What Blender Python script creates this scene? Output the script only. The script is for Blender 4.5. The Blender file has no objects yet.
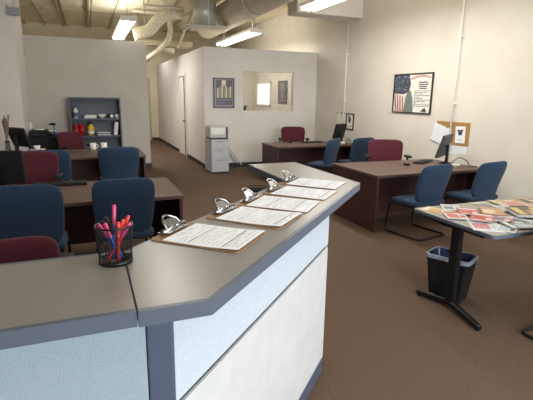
import bpy, bmesh, math, random
from mathutils import Vector, Matrix
random.seed(7)
C = bpy.context.scene.collection
PI = math.pi
R = math.radians

# ------------------------------------------------------------------ materials
def mat(name, col, rough=0.6, metal=0.0, spec=0.5, col2=None, scale=40.0, fac=(0.35, 0.65), bump=0.0, bscale=None,
        stretch=None, emit=0.0, ecol=None, detail=3.0, sheen=0.0):
    m = bpy.data.materials.new(name); m.use_nodes = True
    nt = m.node_tree; b = nt.nodes['Principled BSDF']
    b.inputs['Base Color'].default_value = (*col, 1)
    b.inputs['Roughness'].default_value = rough
    b.inputs['Metallic'].default_value = metal
    b.inputs['Specular IOR Level'].default_value = spec
    if sheen: b.inputs['Sheen Weight'].default_value = sheen
    if emit:
        b.inputs['Emission Color'].default_value = (*(ecol or col), 1)
        b.inputs['Emission Strength'].default_value = emit
    if col2 or bump:
        tc = nt.nodes.new('ShaderNodeTexCoord'); mp = nt.nodes.new('ShaderNodeMapping')
        nt.links.new(tc.outputs['Object'], mp.inputs['Vector'])
        if stretch: mp.inputs['Scale'].default_value = stretch
        n = nt.nodes.new('ShaderNodeTexNoise'); n.inputs['Scale'].default_value = scale; n.inputs['Detail'].default_value = detail
        nt.links.new(mp.outputs['Vector'], n.inputs['Vector'])
        if col2:
            r = nt.nodes.new('ShaderNodeValToRGB')
            r.color_ramp.elements[0].position = fac[0]; r.color_ramp.elements[0].color = (*col, 1)
            r.color_ramp.elements[1].position = fac[1]; r.color_ramp.elements[1].color = (*col2, 1)
            nt.links.new(n.outputs['Fac'], r.inputs['Fac']); nt.links.new(r.outputs['Color'], b.inputs['Base Color'])
        if bump:
            bp = nt.nodes.new('ShaderNodeBump'); bp.inputs['Strength'].default_value = bump; bp.inputs['Distance'].default_value = 0.004
            src = n
            if bscale:
                src = nt.nodes.new('ShaderNodeTexNoise'); src.inputs['Scale'].default_value = bscale; src.inputs['Detail'].default_value = 2
                nt.links.new(mp.outputs['Vector'], src.inputs['Vector'])
            nt.links.new(src.outputs['Fac'], bp.inputs['Height']); nt.links.new(bp.outputs['Normal'], b.inputs['Normal'])
    return m

def S(r, g, b):   # sRGB 0-255 -> linear
    f = lambda v: (v/255/12.92) if v/255 <= 0.04045 else ((v/255+0.055)/1.055)**2.4
    return (f(r), f(g), f(b))

M = {}
M['carpet'] = mat('carpet', S(88,71,59), 0.95, spec=0.1, col2=S(109,90,76), scale=75, fac=(0.3,0.72), bump=0.35, bscale=260, detail=8)
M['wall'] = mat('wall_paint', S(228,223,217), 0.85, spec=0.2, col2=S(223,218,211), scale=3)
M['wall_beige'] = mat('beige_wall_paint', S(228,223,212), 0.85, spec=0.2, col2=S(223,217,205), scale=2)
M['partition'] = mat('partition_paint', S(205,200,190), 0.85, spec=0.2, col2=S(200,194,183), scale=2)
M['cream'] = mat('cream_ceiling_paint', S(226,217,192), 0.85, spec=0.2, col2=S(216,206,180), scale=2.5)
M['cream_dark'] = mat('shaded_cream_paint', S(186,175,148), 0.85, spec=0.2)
M['base_black'] = mat('black_vinyl_base', S(40,42,46), 0.5)
M['laminate'] = mat('taupe_speckled_laminate', S(122,118,114), 0.30, spec=0.55, col2=S(143,138,133), scale=330, fac=(0.4,0.6))
M['edge'] = mat('blue_grey_edge_vinyl', S(86,94,108), 0.38)
M['post'] = mat('slate_blue_metal', S(74,84,104), 0.45)
M['fabric_blue'] = mat('pale_blue_panel_fabric', S(140,158,170), 0.9, spec=0.15, col2=S(162,178,188), scale=330, fac=(0.3,0.7), bump=0.3)
M['fabric_pale'] = mat('pale_panel_fabric', S(176,187,199), 0.9, spec=0.15, col2=S(192,201,211), scale=160, bump=0.25)
M['panel_white'] = mat('white_panel_laminate', S(200,202,203), 0.5, spec=0.3, col2=S(194,196,198), scale=9)
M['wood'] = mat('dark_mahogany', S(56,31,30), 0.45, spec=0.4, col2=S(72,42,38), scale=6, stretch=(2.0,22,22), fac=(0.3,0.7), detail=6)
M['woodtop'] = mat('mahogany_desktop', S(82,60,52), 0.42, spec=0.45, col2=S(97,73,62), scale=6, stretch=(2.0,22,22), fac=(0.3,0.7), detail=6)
M['navy'] = mat('blue_upholstery', S(40,58,81), 0.92, spec=0.12, col2=S(49,68,92), scale=120, bump=0.3, sheen=0.1)
M['burgundy'] = mat('burgundy_upholstery', S(80,35,45), 0.92, spec=0.15, col2=S(92,43,53), scale=120, bump=0.3, sheen=0.1)
M['black'] = mat('black_plastic', S(20,21,24), 0.5, spec=0.35)
M['blackmetal'] = mat('black_metal', S(18,18,20), 0.4, spec=0.35)
M['screen'] = mat('dark_screen', S(16,18,22), 0.12)
M['monback'] = mat('charcoal_plastic', S(58,62,64), 0.5)
M['chrome'] = mat('chrome', S(160,160,162), 0.22, metal=1.0)
M['steel'] = mat('brushed_steel', S(150,152,155), 0.35, metal=1.0)
M['paper'] = mat('white_paper', S(240,244,250), 0.8, spec=0.15)
M['ink'] = mat('faded_print', S(204,205,210), 0.8, spec=0.1)
M['ink_dark'] = mat('dark_print', S(84,86,94), 0.8, spec=0.1)
M['ink_mid'] = mat('grey_print', S(150,152,160), 0.8, spec=0.1)
M['hardboard'] = mat('brown_hardboard', S(150,118,84), 0.6, col2=S(132,100,70), scale=90)
M['grey_metal'] = mat('light_grey_metal', S(186,188,190), 0.45)
M['grey_mid'] = mat('mid_grey_plastic', S(150,153,156), 0.5)
M['case'] = mat('slate_bookcase_steel', S(84,90,104), 0.5, col2=S(92,98,112), scale=5)
M['case_back'] = mat('slate_bookcase_back', S(96,101,112), 0.5)
M['duct'] = mat('galvanised_duct', S(216,209,190), 0.5, metal=0.15, col2=S(202,194,172), scale=6)
M['duct_cream'] = mat('cream_flex_duct', S(220,212,190), 0.7, col2=S(206,197,172), scale=14)
M['diffuser'] = mat('grey_diffuser_metal', S(206,202,190), 0.4, metal=0.25)
M['housing'] = mat('white_fixture_enamel', S(235,232,222), 0.5)
M['tube'] = mat('lit_fluorescent_tube', (1,1,1), 0.4, emit=8.0, ecol=(1.0, 0.97, 0.90))
M['cork'] = mat('cork', S(184,146,92), 0.9, spec=0.1, col2=S(160,122,72), scale=120, bump=0.4)
M['frame_black'] = mat('black_frame', S(44,38,36), 0.4)
M['white_plastic'] = mat('white_plastic', S(232,230,224), 0.5)
M['ceramic'] = mat('white_ceramic', S(238,236,230), 0.25)
M['liner'] = mat('clear_blue_bin_liner', S(66,84,130), 0.3, spec=0.6, col2=S(20,26,46), scale=22)
M['liner_rim'] = mat('pale_liner_rim', S(136,146,168), 0.35, col2=S(176,184,200), scale=30)
M['red'] = mat('red_plastic', S(176,30,34), 0.4)
M['yellow'] = mat('yellow_plastic', S(222,186,50), 0.4)
M['bottleblue'] = mat('blue_plastic', S(70,100,150), 0.4)
M['pink'] = mat('pink_plastic', S(190,62,110), 0.35)
M['orange_red'] = mat('orange_red_plastic', S(206,58,54), 0.35)
M['penblue'] = mat('blue_pen_barrel', S(52,82,158), 0.3)
M['skinbeige'] = mat('pink_tissue_box', S(214,182,170), 0.7)
M['table_top'] = mat('grey_table_laminate', S(150,148,140), 0.4, col2=S(166,163,154), scale=200)
M['stem'] = mat('dried_stems', S(122,102,80), 0.8)
M['day'] = mat('daylit_window_pane', (0.9,0.95,1.0), 0.3, emit=1.2, ecol=(1.0,0.98,0.92))
def glass(name, tint, refl):
    m = bpy.data.materials.new(name); m.use_nodes = True; nt = m.node_tree
    nt.nodes.remove(nt.nodes['Principled BSDF'])
    t = nt.nodes.new('ShaderNodeBsdfTransparent'); t.inputs['Color'].default_value = (*tint,1)
    g = nt.nodes.new('ShaderNodeBsdfGlossy'); g.inputs['Roughness'].default_value = 0.02
    lw = nt.nodes.new('ShaderNodeFresnel'); lw.inputs['IOR'].default_value = refl
    x = nt.nodes.new('ShaderNodeMixShader')
    nt.links.new(lw.outputs['Fac'], x.inputs['Fac']); nt.links.new(t.outputs[0], x.inputs[1]); nt.links.new(g.outputs[0], x.inputs[2])
    nt.links.new(x.outputs[0], nt.nodes['Material Output'].inputs['Surface'])
    return m
M['glass'] = glass('window_glass', (0.70,0.70,0.68), 1.6)
M['clear'] = glass('clear_vase_glass', (0.86,0.88,0.88), 1.45)
def meshmat(name, col, n, thr):
    """perforated wire mesh: holes by object-space angle / height"""
    m = bpy.data.materials.new(name); m.use_nodes = True; nt = m.node_tree
    b = nt.nodes['Principled BSDF']; b.inputs['Base Color'].default_value = (*col,1); b.inputs['Roughness'].default_value = 0.4
    tc = nt.nodes.new('ShaderNodeTexCoord'); br = nt.nodes.new('ShaderNodeTexBrick')
    return m

# ------------------------------------------------------------------ mesh builder
def superpt(u, v, a, b, c, e1, e2):
    sg = lambda w, e: math.copysign(abs(w)**e, w)
    return Vector((a*sg(math.cos(v), e1)*sg(math.cos(u), e2), b*sg(math.cos(v), e1)*sg(math.sin(u), e2), c*sg(math.sin(v), e1)))

def fillet(pts, r, n=5, closed=False):
    pts = [Vector(p) for p in pts]; out = []
    N = len(pts)
    for i, p in enumerate(pts):
        if not closed and i in (0, N-1): out.append(p); continue
        a = pts[i-1]; b = pts[(i+1) % N]
        da, db = (a-p), (b-p); rr = min(r, da.length*0.49, db.length*0.49)
        p0 = p+da.normalized()*rr; p1 = p+db.normalized()*rr
        for k in range(n+1):
            t = k/n; out.append(p0*(1-t)**2+p*2*t*(1-t)+p1*t*t)
    return out

class MB:
    def __init__(self): self.bm = bmesh.new()
    def face(self, vs, mi=0, smooth=False):
        try:
            f = self.bm.faces.new(vs); f.material_index = mi; f.smooth = smooth; return f
        except ValueError: return None
    def box(self, c, s, rot=None, mi=0):
        c = Vector(c); hx, hy, hz = s[0]/2, s[1]/2, s[2]/2
        m = Matrix.Identity(3)
        if rot: 
            from mathutils import Euler
            m = Euler(rot).to_matrix()
        v = [self.bm.verts.new(c+m@Vector((x*hx,y*hy,z*hz))) for x in (-1,1) for y in (-1,1) for z in (-1,1)]
        for q in ((0,1,3,2),(4,6,7,5),(0,4,5,1),(2,3,7,6),(0,2,6,4),(1,5,7,3)): self.face([v[i] for i in q], mi)
        return self
    def span(self, a, b, mi=0):
        return self.box([(a[i]+b[i])/2 for i in range(3)], [abs(b[i]-a[i]) for i in range(3)], None, mi)
    def quad(self, pts, mi=0):
        self.face([self.bm.verts.new(p) for p in pts], mi); return self
    def prism(self, poly, z0, z1, mi=0, side=None):
        n = len(poly)
        lo = [self.bm.verts.new((p[0],p[1],z0)) for p in poly]; hi = [self.bm.verts.new((p[0],p[1],z1)) for p in poly]
        self.face(hi, mi); self.face(lo[::-1], mi if side is None else side)
        for i in range(n): self.face([lo[i],lo[(i+1)%n],hi[(i+1)%n],hi[i]], mi if side is None else side)
        return self
    def ring(self, outer, inner, z0, z1, mi=0):
        n = len(outer); L = []
        for poly, z in ((outer,z0),(outer,z1),(inner,z1),(inner,z0)): L.append([self.bm.verts.new((p[0],p[1],z)) for p in poly])
        for k in range(4):
            a, b = L[k], L[(k+1)%4]
            for i in range(n): self.face([a[i],a[(i+1)%n],b[(i+1)%n],b[i]], mi)
        return self
    def tube(self, pts, r, seg=8, closed=False, mi=0, radii=None):
        pts = [Vector(p) for p in pts]; N = len(pts); rings = []
        prev = None
        for i, p in enumerate(pts):
            if closed: d = pts[(i+1)%N]-pts[i-1]
            else: d = pts[min(i+1,N-1)]-pts[max(i-1,0)]
            if d.length < 1e-9: d = Vector((0,0,1))
            d.normalize()
            if prev is None:
                up = Vector((0,0,1)) if abs(d.z) < 0.9 else Vector((1,0,0)); x = d.cross(up).normalized()
            else:
                x = (prev-d*prev.dot(d))
                x = x.normalized() if x.length > 1e-6 else d.orthogonal().normalized()
            prev = x; y = d.cross(x); rr = radii[i] if radii else r
            rings.append([self.bm.verts.new(p+(x*math.cos(2*PI*k/seg)+y*math.sin(2*PI*k/seg))*rr) for k in range(seg)])
        for i in range(N if closed else N-1):
            a, b = rings[i], rings[(i+1)%N]
            for k in range(seg): self.face([a[k],a[(k+1)%seg],b[(k+1)%seg],b[k]], mi, True)
        if not closed: self.face(rings[0][::-1], mi); self.face(rings[-1], mi)
        return self
    def cyl(self, a, b, r, r2=None, seg=16, mi=0):
        return self.tube([a,b], r, seg, radii=[r, r if r2 is None else r2], mi=mi)
    def lathe(self, prof, c=(0,0,0), seg=24, mi=0, cap=False, sx=1, sy=1):
        c = Vector(c); rs = []
        for r, z in prof: rs.append([self.bm.verts.new(c+Vector((r*sx*math.cos(2*PI*k/seg), r*sy*math.sin(2*PI*k/seg), z))) for k in range(seg)])
        for a, b in zip(rs, rs[1:]):
            for k in range(seg): self.face([a[k],a[(k+1)%seg],b[(k+1)%seg],b[k]], mi, True)
        if cap: self.face(rs[0][::-1], mi); self.face(rs[-1], mi)
        return self
    def super(self, c, a, b, cz, e1=0.3, e2=0.35, nu=40, nv=14, fn=None, mi=0):
        c = Vector(c); rows = []
        top = superpt(0, PI/2, a, b, cz, e1, e2); bot = -top
        for j in range(1, nv):
            v = -PI/2+PI*j/nv; row = []
            for i in range(nu):
                p = superpt(2*PI*i/nu, v, a, b, cz, e1, e2)
                row.append(self.bm.verts.new(c+(fn(p) if fn else p)))
            rows.append(row)
        T = self.bm.verts.new(c+(fn(Vector((0,0,cz))) if fn else Vector((0,0,cz)))); B = self.bm.verts.new(c+(fn(Vector((0,0,-cz))) if fn else Vector((0,0,-cz))))
        for r0, r1 in zip(rows, rows[1:]):
            for i in range(nu): self.face([r0[i],r0[(i+1)%nu],r1[(i+1)%nu],r1[i]], mi, True)
        for i in range(nu):
            self.face([rows[-1][i],rows[-1][(i+1)%nu],T], mi, True); self.face([rows[0][(i+1)%nu],rows[0][i],B], mi, True)
        return self
    def build(self, name, mats, parent=None, bevel=0.0, seg=2, recalc=True):
        if recalc: bmesh.ops.recalc_face_normals(self.bm, faces=self.bm.faces[:])
        me = bpy.data.meshes.new(name); self.bm.to_mesh(me); self.bm.free()
        for m in (mats if isinstance(mats, (list,tuple)) else [mats]): me.materials.append(M[m])
        o = bpy.data.objects.new(name, me); C.objects.link(o)
        if parent: o.parent = parent
        if bevel:
            b = o.modifiers.new('edge', 'BEVEL'); b.width = bevel; b.segments = seg; b.limit_method = 'ANGLE'; b.angle_limit = R(50)
        return o

def tag(o, label, cat, group=None):
    o['label'] = label; o['category'] = cat
    if group: o['group'] = group
    elif 'group' in o: del o['group']
    return o
def thing(name, label, cat, loc=(0,0,0), rz=0.0, group=None):
    o = bpy.data.objects.new(name, None); C.objects.link(o); o.empty_display_size = 0.1
    o.location = loc; o.rotation_euler = (0,0,rz); return tag(o, label, cat, group)
def struct(o): o['kind'] = 'structure'; return o
def dup(src, loc, rz, label, group=None):
    def cp(o, par):
        c = o.copy(); C.objects.link(c)
        if par: c.parent = par
        for ch in list(o.children): cp(ch, c)
        return c
    c = cp(src, None); c.location = loc; c.rotation_euler = (0,0,rz); c['label'] = label
    if group: c['group'] = group
    return c
def inset(poly, d):
    n = len(poly); out = []
    for i in range(n):
        p0, p1, p2 = Vector(poly[i-1]), Vector(poly[i]), Vector(poly[(i+1)%n])
        e1 = (p1-p0).normalized(); e2 = (p2-p1).normalized()
        n1 = Vector((-e1.y,e1.x)); n2 = Vector((-e2.y,e2.x))
        k = 1+n1.dot(n2); out.append(tuple(p1+(n1+n2)*(d/k)))
    return out

# ------------------------------------------------------------------ the room
WX = 5.42; CZ = 4.0; BY = 17.5; PY = 10.70; HX, HY, HT = 2.52, 10.20, 2.76
struct(MB().span((-3.2,-3.2,-0.12),(WX+0.15,BY+0.1,0)).build('floor','carpet'))
struct(MB().span((-3.2,-3.2,CZ),(WX+0.15,BY+0.1,CZ+0.15)).build('ceiling','cream'))
struct(MB().span((WX,-3.2,0),(WX+0.15,BY+0.1,CZ)).build('wall_right','wall_beige'))
struct(MB().span((-3.35,-3.2,0),(-3.2,BY+0.1,CZ)).build('wall_left','wall'))
struct(MB().span((-3.2,BY,0),(WX,BY+0.15,CZ)).build('wall_far','cream'))
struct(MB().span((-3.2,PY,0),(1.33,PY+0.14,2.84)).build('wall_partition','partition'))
struct(MB().span((-2.4,9.5,0),(-1.12,PY,CZ)).build('wall_column','wall'))
# shop front behind the camera: low sill, mullions and header, glazing left as openings to the daylight
f = MB(); f.span((-3.2,-3.2,0),(WX,-3.05,0.35)); f.span((-3.2,-3.2,3.0),(WX,-3.05,CZ))
f.span((-3.2,-3.2,0.35),(0.6,-3.05,3.0))  # unseen solid part, closed off to darken the left side of the room
for x in (0.65,2.2,3.75,WX-0.07): f.span((x-0.05,-3.2,0.35),(x+0.05,-3.05,3.0))
struct(f.build('wall_front','wall'))
# the small office box: front wall with a window opening, corridor wall with a door opening
wx0, wx1, wz0, wz1 = 3.455, 4.805, 1.32, 2.28
f = MB(); T = 0.12
f.span((HX,HY,0),(wx0,HY+T,HT)); f.span((wx1,HY,0),(WX,HY+T,HT)); f.span((wx0,HY,0),(wx1,HY+T,wz0)); f.span((wx0,HY,wz1),(wx1,HY+T,HT))
struct(f.build('wall_office_front','wall'))
dy0, dy1, dz = 12.30, 13.20, 2.20
f = MB(); f.span((HX,HY+T,0),(HX+T,dy0,HT)); f.span((HX,dy1,0),(HX+T,BY,HT)); f.span((HX,dy0,dz),(HX+T,dy1,HT))
struct(f.build('wall_office_side','wall'))
struct(MB().span((HX+T,14.8,0),(WX,14.92,HT)).build('wall_office_back','wall_beige'))
# office window
w = struct(MB().span((wx0,HY+0.01,wz0),(wx0+0.025,HY+0.11,wz1)).span((wx1-0.025,HY+0.01,wz0),(wx1,HY+0.11,wz1)).span((wx0,HY+0.01,wz1-0.025),(wx1,HY+0.11,wz1)).span((wx0,HY+0.01,wz0),(wx1,HY+0.11,wz0+0.025)).build('window_1','wall_beige'))
MB().span((wx0+0.025,HY+0.055,wz0+0.025),(wx1-0.025,HY+0.061,wz1-0.025)).build('pane','glass',w)
o = MB().super((0,0,0.062),0.055,0.022,0.062,0.8,0.8,20,10).super((0.03,0,0.10),0.035,0.02,0.03,0.9,0.9,16,8).build('window_ornament','monback'); o.location = (wx0+0.08,HY+0.088,wz0+0.0255)
tag(o,'small dark grey rounded ornament in the lower left corner of the office window','ornament')
# daylit window on the exterior wall inside the office
w = struct(MB().span((WX-0.03,13.2,1.38),(WX,13.26,2.16)).span((WX-0.03,14.38,1.38),(WX,14.44,2.16)).span((WX-0.03,13.2,2.1),(WX,14.44,2.16)).span((WX-0.03,13.2,1.38),(WX,14.44,1.44)).build('window_2','white_plastic'))
MB().span((WX-0.015,13.26,1.44),(WX-0.008,14.38,2.1)).build('pane','day',w)
# corridor door (ajar inside its frame)
d = struct(MB().span((HX-0.02,dy0-0.09,0),(HX+T,dy0,dz+0.09)).span((HX-0.02,dy1,0),(HX+T,dy1+0.09,dz+0.09)).span((HX-0.02,dy0,dz),(HX+T,dy1,dz+0.09)).build('door_1','wall_beige', bevel=0.006))
MB().span((HX+0.01,dy0+0.17,0.01),(HX+0.05,dy1-0.005,dz-0.005)).build('door_panel','wall_beige',d)
MB().span((HX-0.012,dy0+0.002,0.0),(HX+0.05,dy0+0.165,dz-0.003)).build('door_gap_shade','frame_black',d)  # black strip standing in for the shade inside the door gap
MB().super((HX-0.045,dy0+0.10,1.0),0.03,0.03,0.03,1,1,16,8).cyl((HX-0.03,dy0+0.10,1.0),(HX-0.012,dy0+0.10,1.0),0.014,seg=10).build('door_knob','steel',d)
k = MB()
for z in (0.35,1.05,1.9): k.span((HX-0.018,dy0+0.001,z),(HX-0.0121,dy0+0.06,z+0.12))
k.build('hinge','steel',d)
d = struct(MB().span((1.45,BY-0.03,0),(1.53,BY,2.3)).span((2.17,BY-0.03,0),(2.25,BY,2.3)).span((1.53,BY-0.03,2.2),(2.17,BY,2.3)).build('door_2','cream_dark'))
MB().span((1.53,BY-0.02,0.01),(2.17,BY-0.002,2.2)).build('door_panel','cream',d)
# base boards
struct(MB().span((HX-0.012,HY-0.012,0),(WX,HY,0.10)).build('baseboard_office_front','base_black'))
struct(MB().span((HX-0.012,HY,0),(HX,dy0-0.09,0.10)).span((HX-0.012,dy1+0.09,0),(HX,BY,0.10)).build('baseboard_office_side','base_black'))
struct(MB().span((-1.12,PY-0.012,0),(1.342,PY,0.10)).span((1.33,PY,0),(1.342,PY+0.14,0.10)).build('baseboard_partition','base_black'))
struct(MB().span((WX-0.012,-3,0),(WX,HY,0.10)).build('baseboard_right','base_black'))
struct(MB().span((1.2,BY-0.012,0),(1.45,BY,0.1)).span((2.25,BY-0.012,0),(HX,BY,0.1)).build('baseboard_far','base_black'))
# ceiling joists and cross purlins
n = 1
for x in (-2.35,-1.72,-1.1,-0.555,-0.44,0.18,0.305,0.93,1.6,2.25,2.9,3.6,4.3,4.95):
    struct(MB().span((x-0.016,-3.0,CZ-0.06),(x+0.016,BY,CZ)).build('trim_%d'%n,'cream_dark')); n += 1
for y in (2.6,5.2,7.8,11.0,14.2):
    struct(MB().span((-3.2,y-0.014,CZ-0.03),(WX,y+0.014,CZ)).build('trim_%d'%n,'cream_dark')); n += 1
# boxed beam crossing to the right wall
struct(MB().span((3.93,8.3,3.29),(WX,8.75,CZ)).build('trim_%d'%n,'wall_beige')); n += 1

# ------------------------------------------------------------------ lights in the ceiling
def fixture(loc, L, label):
    t = thing('fluorescent_light', label, 'ceiling light', loc, 0, 'fluorescent ceiling lights')
    h = MB(); h.prism([(-0.17,0),(0.17,0),(0.17,L),(-0.17,L)],0.03,0.09); h.span((-0.17,0,-0.02),(0.17,0.012,0.03)); h.span((-0.17,L-0.012,-0.02),(0.17,L,0.03))
    h.build('housing','housing',t,0.004)
    for x in (-0.11,0,0.11): MB().cyl((x,0.013,0.0),(x,L-0.013,0.0),0.026,seg=12).build('lamp_tube','tube',t)
    for y in (0.3,L-0.3): MB().cyl((0,y,0.09),(0,y,CZ-loc[2]),0.006,seg=6).build('hanger_rod','steel',t)
    return t
FZ = 3.22
fixture((0.96,10.35,FZ),3.4,'fluorescent ceiling fixture over the left partition wall')
fixture((4.00,10.75,FZ),3.1,'fluorescent ceiling fixture above the glass office window')
fixture((3.84,4.1,FZ),3.55,'fluorescent ceiling fixture cut by the top edge, in front of the boxed beam')

# ------------------------------------------------------------------ ducts
t = thing('air_duct','large round metal air duct running along the ceiling','air duct',(3.32,2.0,3.58))
MB().cyl((0,0,0),(0,10.9,0),0.31,seg=32).build('duct_body','duct',t)
for y in (1.5,4.2,6.9,9.6): MB().cyl((0,y,0),(0,y+0.05,0),0.325,seg=32).build('duct_collar','duct',t)
t = thing('ceiling_diffuser','flat grey metal air diffuser plate under a shiny round duct drop','air vent',(2.70,10.75,3.22))
MB().span((-0.52,-0.32,0),(0.52,0.32,0.03)).span((-0.44,-0.25,-0.03),(0.44,0.25,0)).build('plate','diffuser',t,0.008)
MB().span((-0.36,-0.18,-0.05),(0.36,0.18,-0.03)).build('core','duct',t,0.006)
MB().tube([(0,0,0.03),(0,0,0.70)],0.27,seg=28).build('duct_drop','diffuser',t)
MB().tube([(0.03,-0.275,0.03),(0.03,-0.275,0.60)],0.02,seg=6).build('seam_strip','white_plastic',t)
t = tag(MB().tube(fillet([(2.5,12.1,3.74),(2.02,12.1,3.70),(1.76,12.1,3.46),(1.6,12.1,3.26),(1.22,12.1,3.16)],0.25),0.15,seg=18).build('flexible_duct','duct_cream'),'cream flexible duct bending down to the left beside the first lit fixture','air duct')
for x_, z_ in ((2.02,3.84),(1.5,3.3)): MB().cyl((x_,12.1,z_),(x_,12.1,CZ),0.008,seg=6).build('hanger_rod','steel',t)
t = tag(MB().tube(fillet([(2.22,12.6,3.98),(2.22,12.6,3.2),(2.05,12.9,2.98),(1.6,13.6,2.6)],0.2),0.07,seg=12).build('ceiling_pipe','duct_cream'),'thin cream pipe dropping and bending above the corridor','pipe')
t = tag(MB().tube([(1.35,13.4,3.93),(4.9,13.4,3.93)],0.04,seg=10).build('cross_pipe','duct_cream'),'cream pipe crossing level behind the diffuser plate','pipe')
t = tag(MB().span((1.36,13.0,3.02),(2.9,13.5,3.16)).build('cable_tray','cream_dark'),'flat cream tray crossing above the corridor entrance','cable tray')
tag(MB().tube(fillet([(1.5,14.2,3.98),(1.5,14.2,3.3),(2.6,14.2,3.0)],0.15),0.09,seg=12).build('ceiling_pipe','duct_cream'),'cream pipe sloping down to the right above the corridor wall','pipe')
tag(MB().tube([(1.4,11.4,3.74),(2.35,11.4,3.74)],0.03,seg=8).build('strut_pipe','duct_cream'),'short level cream pipe above the corridor entrance','pipe')
tag(MB().tube([(1.9,10.6,3.88),(1.9,11.8,3.88)],0.06,seg=10).build('long_pipe','duct_cream'),'long cream pipe running back along the ceiling over the corridor','pipe')
tag(MB().tube([(2.9,12.9,3.96),(2.45,12.9,2.95)],0.035,seg=8).build('brace_rod','duct_cream'),'slanted cream brace rod beyond the diffuser plate','brace')
t = tag(MB().tube([(0.235,3.0,3.911),(0.235,16.4,3.911)],0.03,seg=8).build('sprinkler_pipe','cream'),'thin cream sprinkler pipe along a joist over the left partition','pipe')

# emergency light on the column
t = thing('emergency_light','small grey twin-head emergency light high on the left column','emergency light',(-1.10,9.5,3.02))
MB().span((-0.10,-0.09,0),(0.10,0,0.13)).build('battery_case','grey_mid',t,0.01)
for x in (-0.055,0.055): MB().lathe([(0.0,0.0),(0.03,0.005),(0.045,0.045),(0.048,0.05)],(x,-0.06,0.13),16).lathe([(0.048,0.05),(0,0.052)],(x,-0.06,0.13),16).build('lamp_head','white_plastic',t)

# ------------------------------------------------------------------ reception counter
CT, CB = 1.20, 1.162
left_poly = [(-1.7,0.925),(0.069,0.925),(0.069,1.34),(-1.7,1.34)]
t = thing('reception_counter','straight left run of reception counter, taupe top over pale blue fabric panel','counter',(0,0,0))
def top(poly, par, seam, sx):
    i0, i1 = inset(poly,0.014), inset(poly,0.0145)
    for k_ in seam: i0[k_] = (poly[k_][0]+sx*0.001, i0[k_][1]); i1[k_] = (poly[k_][0]+sx*0.0015, i1[k_][1])
    MB().prism(i0,CB+0.001,CT).build('countertop','laminate',par)
    MB().ring(poly,i1,CB,CT).build('edge_trim','edge',par)
top(left_poly, t, (1,2), -1)
MB().span((-1.7,1.06,0.10),(0.098,1.12,CB)).build('fabric_panel','fabric_blue',t)
MB().span((-1.7,1.062,0),(0.098,1.118,0.10)).build('kick_strip','post',t)
MB().span((-1.7,1.06,CB-0.02),(-1.76,1.30,0)).build('end_panel','post',t)
rp = [(0.072,0.92),(0.238,0.92),(1.397,2.06),(1.397,2.917),(1.023,2.905),(1.023,2.263),(0.072,1.335)]
t = thing('reception_counter','angled right run of reception counter where the clipboards lie','counter',(0,0,0))
top(rp, t, (0,6), 1)
A = Vector((0.168,1.064)); Bv = Vector((1.25,2.13)); dv = (Bv-A).normalized(); nv = Vector((-dv.y,dv.x))
def slab(a, b, th, z0, z1, off=0.0):
    p = [a+nv*off, b+nv*off, b+nv*(off+th), a+nv*(off+th)]
    return MB().prism([tuple(q) for q in p], z0, z1)
slab(A,Bv,0.06,0.835,CB).build('upper_panel','fabric_pale',t,0.004)
slab(A,Bv,0.06,0.10,0.815).build('lower_panel','panel_white',t,0.004)
slab(A,Bv,0.045,0.815,0.835,0.012).build('reveal','base_black',t)
slab(A,Bv,0.056,0.0,0.10,0.002).build('kick_strip','post',t)
MB().prism([(0.1,1.056),(0.166,1.056),(0.172,1.066),(0.135,1.115),(0.1,1.125)],0,CB).build('corner_post','post',t,0.004)
MB().span((1.19,2.14,0.1),(1.252,2.86,CB)).build('return_panel','fabric_pale',t,0.004)
MB().span((1.192,2.14,0),(1.25,2.86,0.1)).build('return_kick_strip','post',t)

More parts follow.
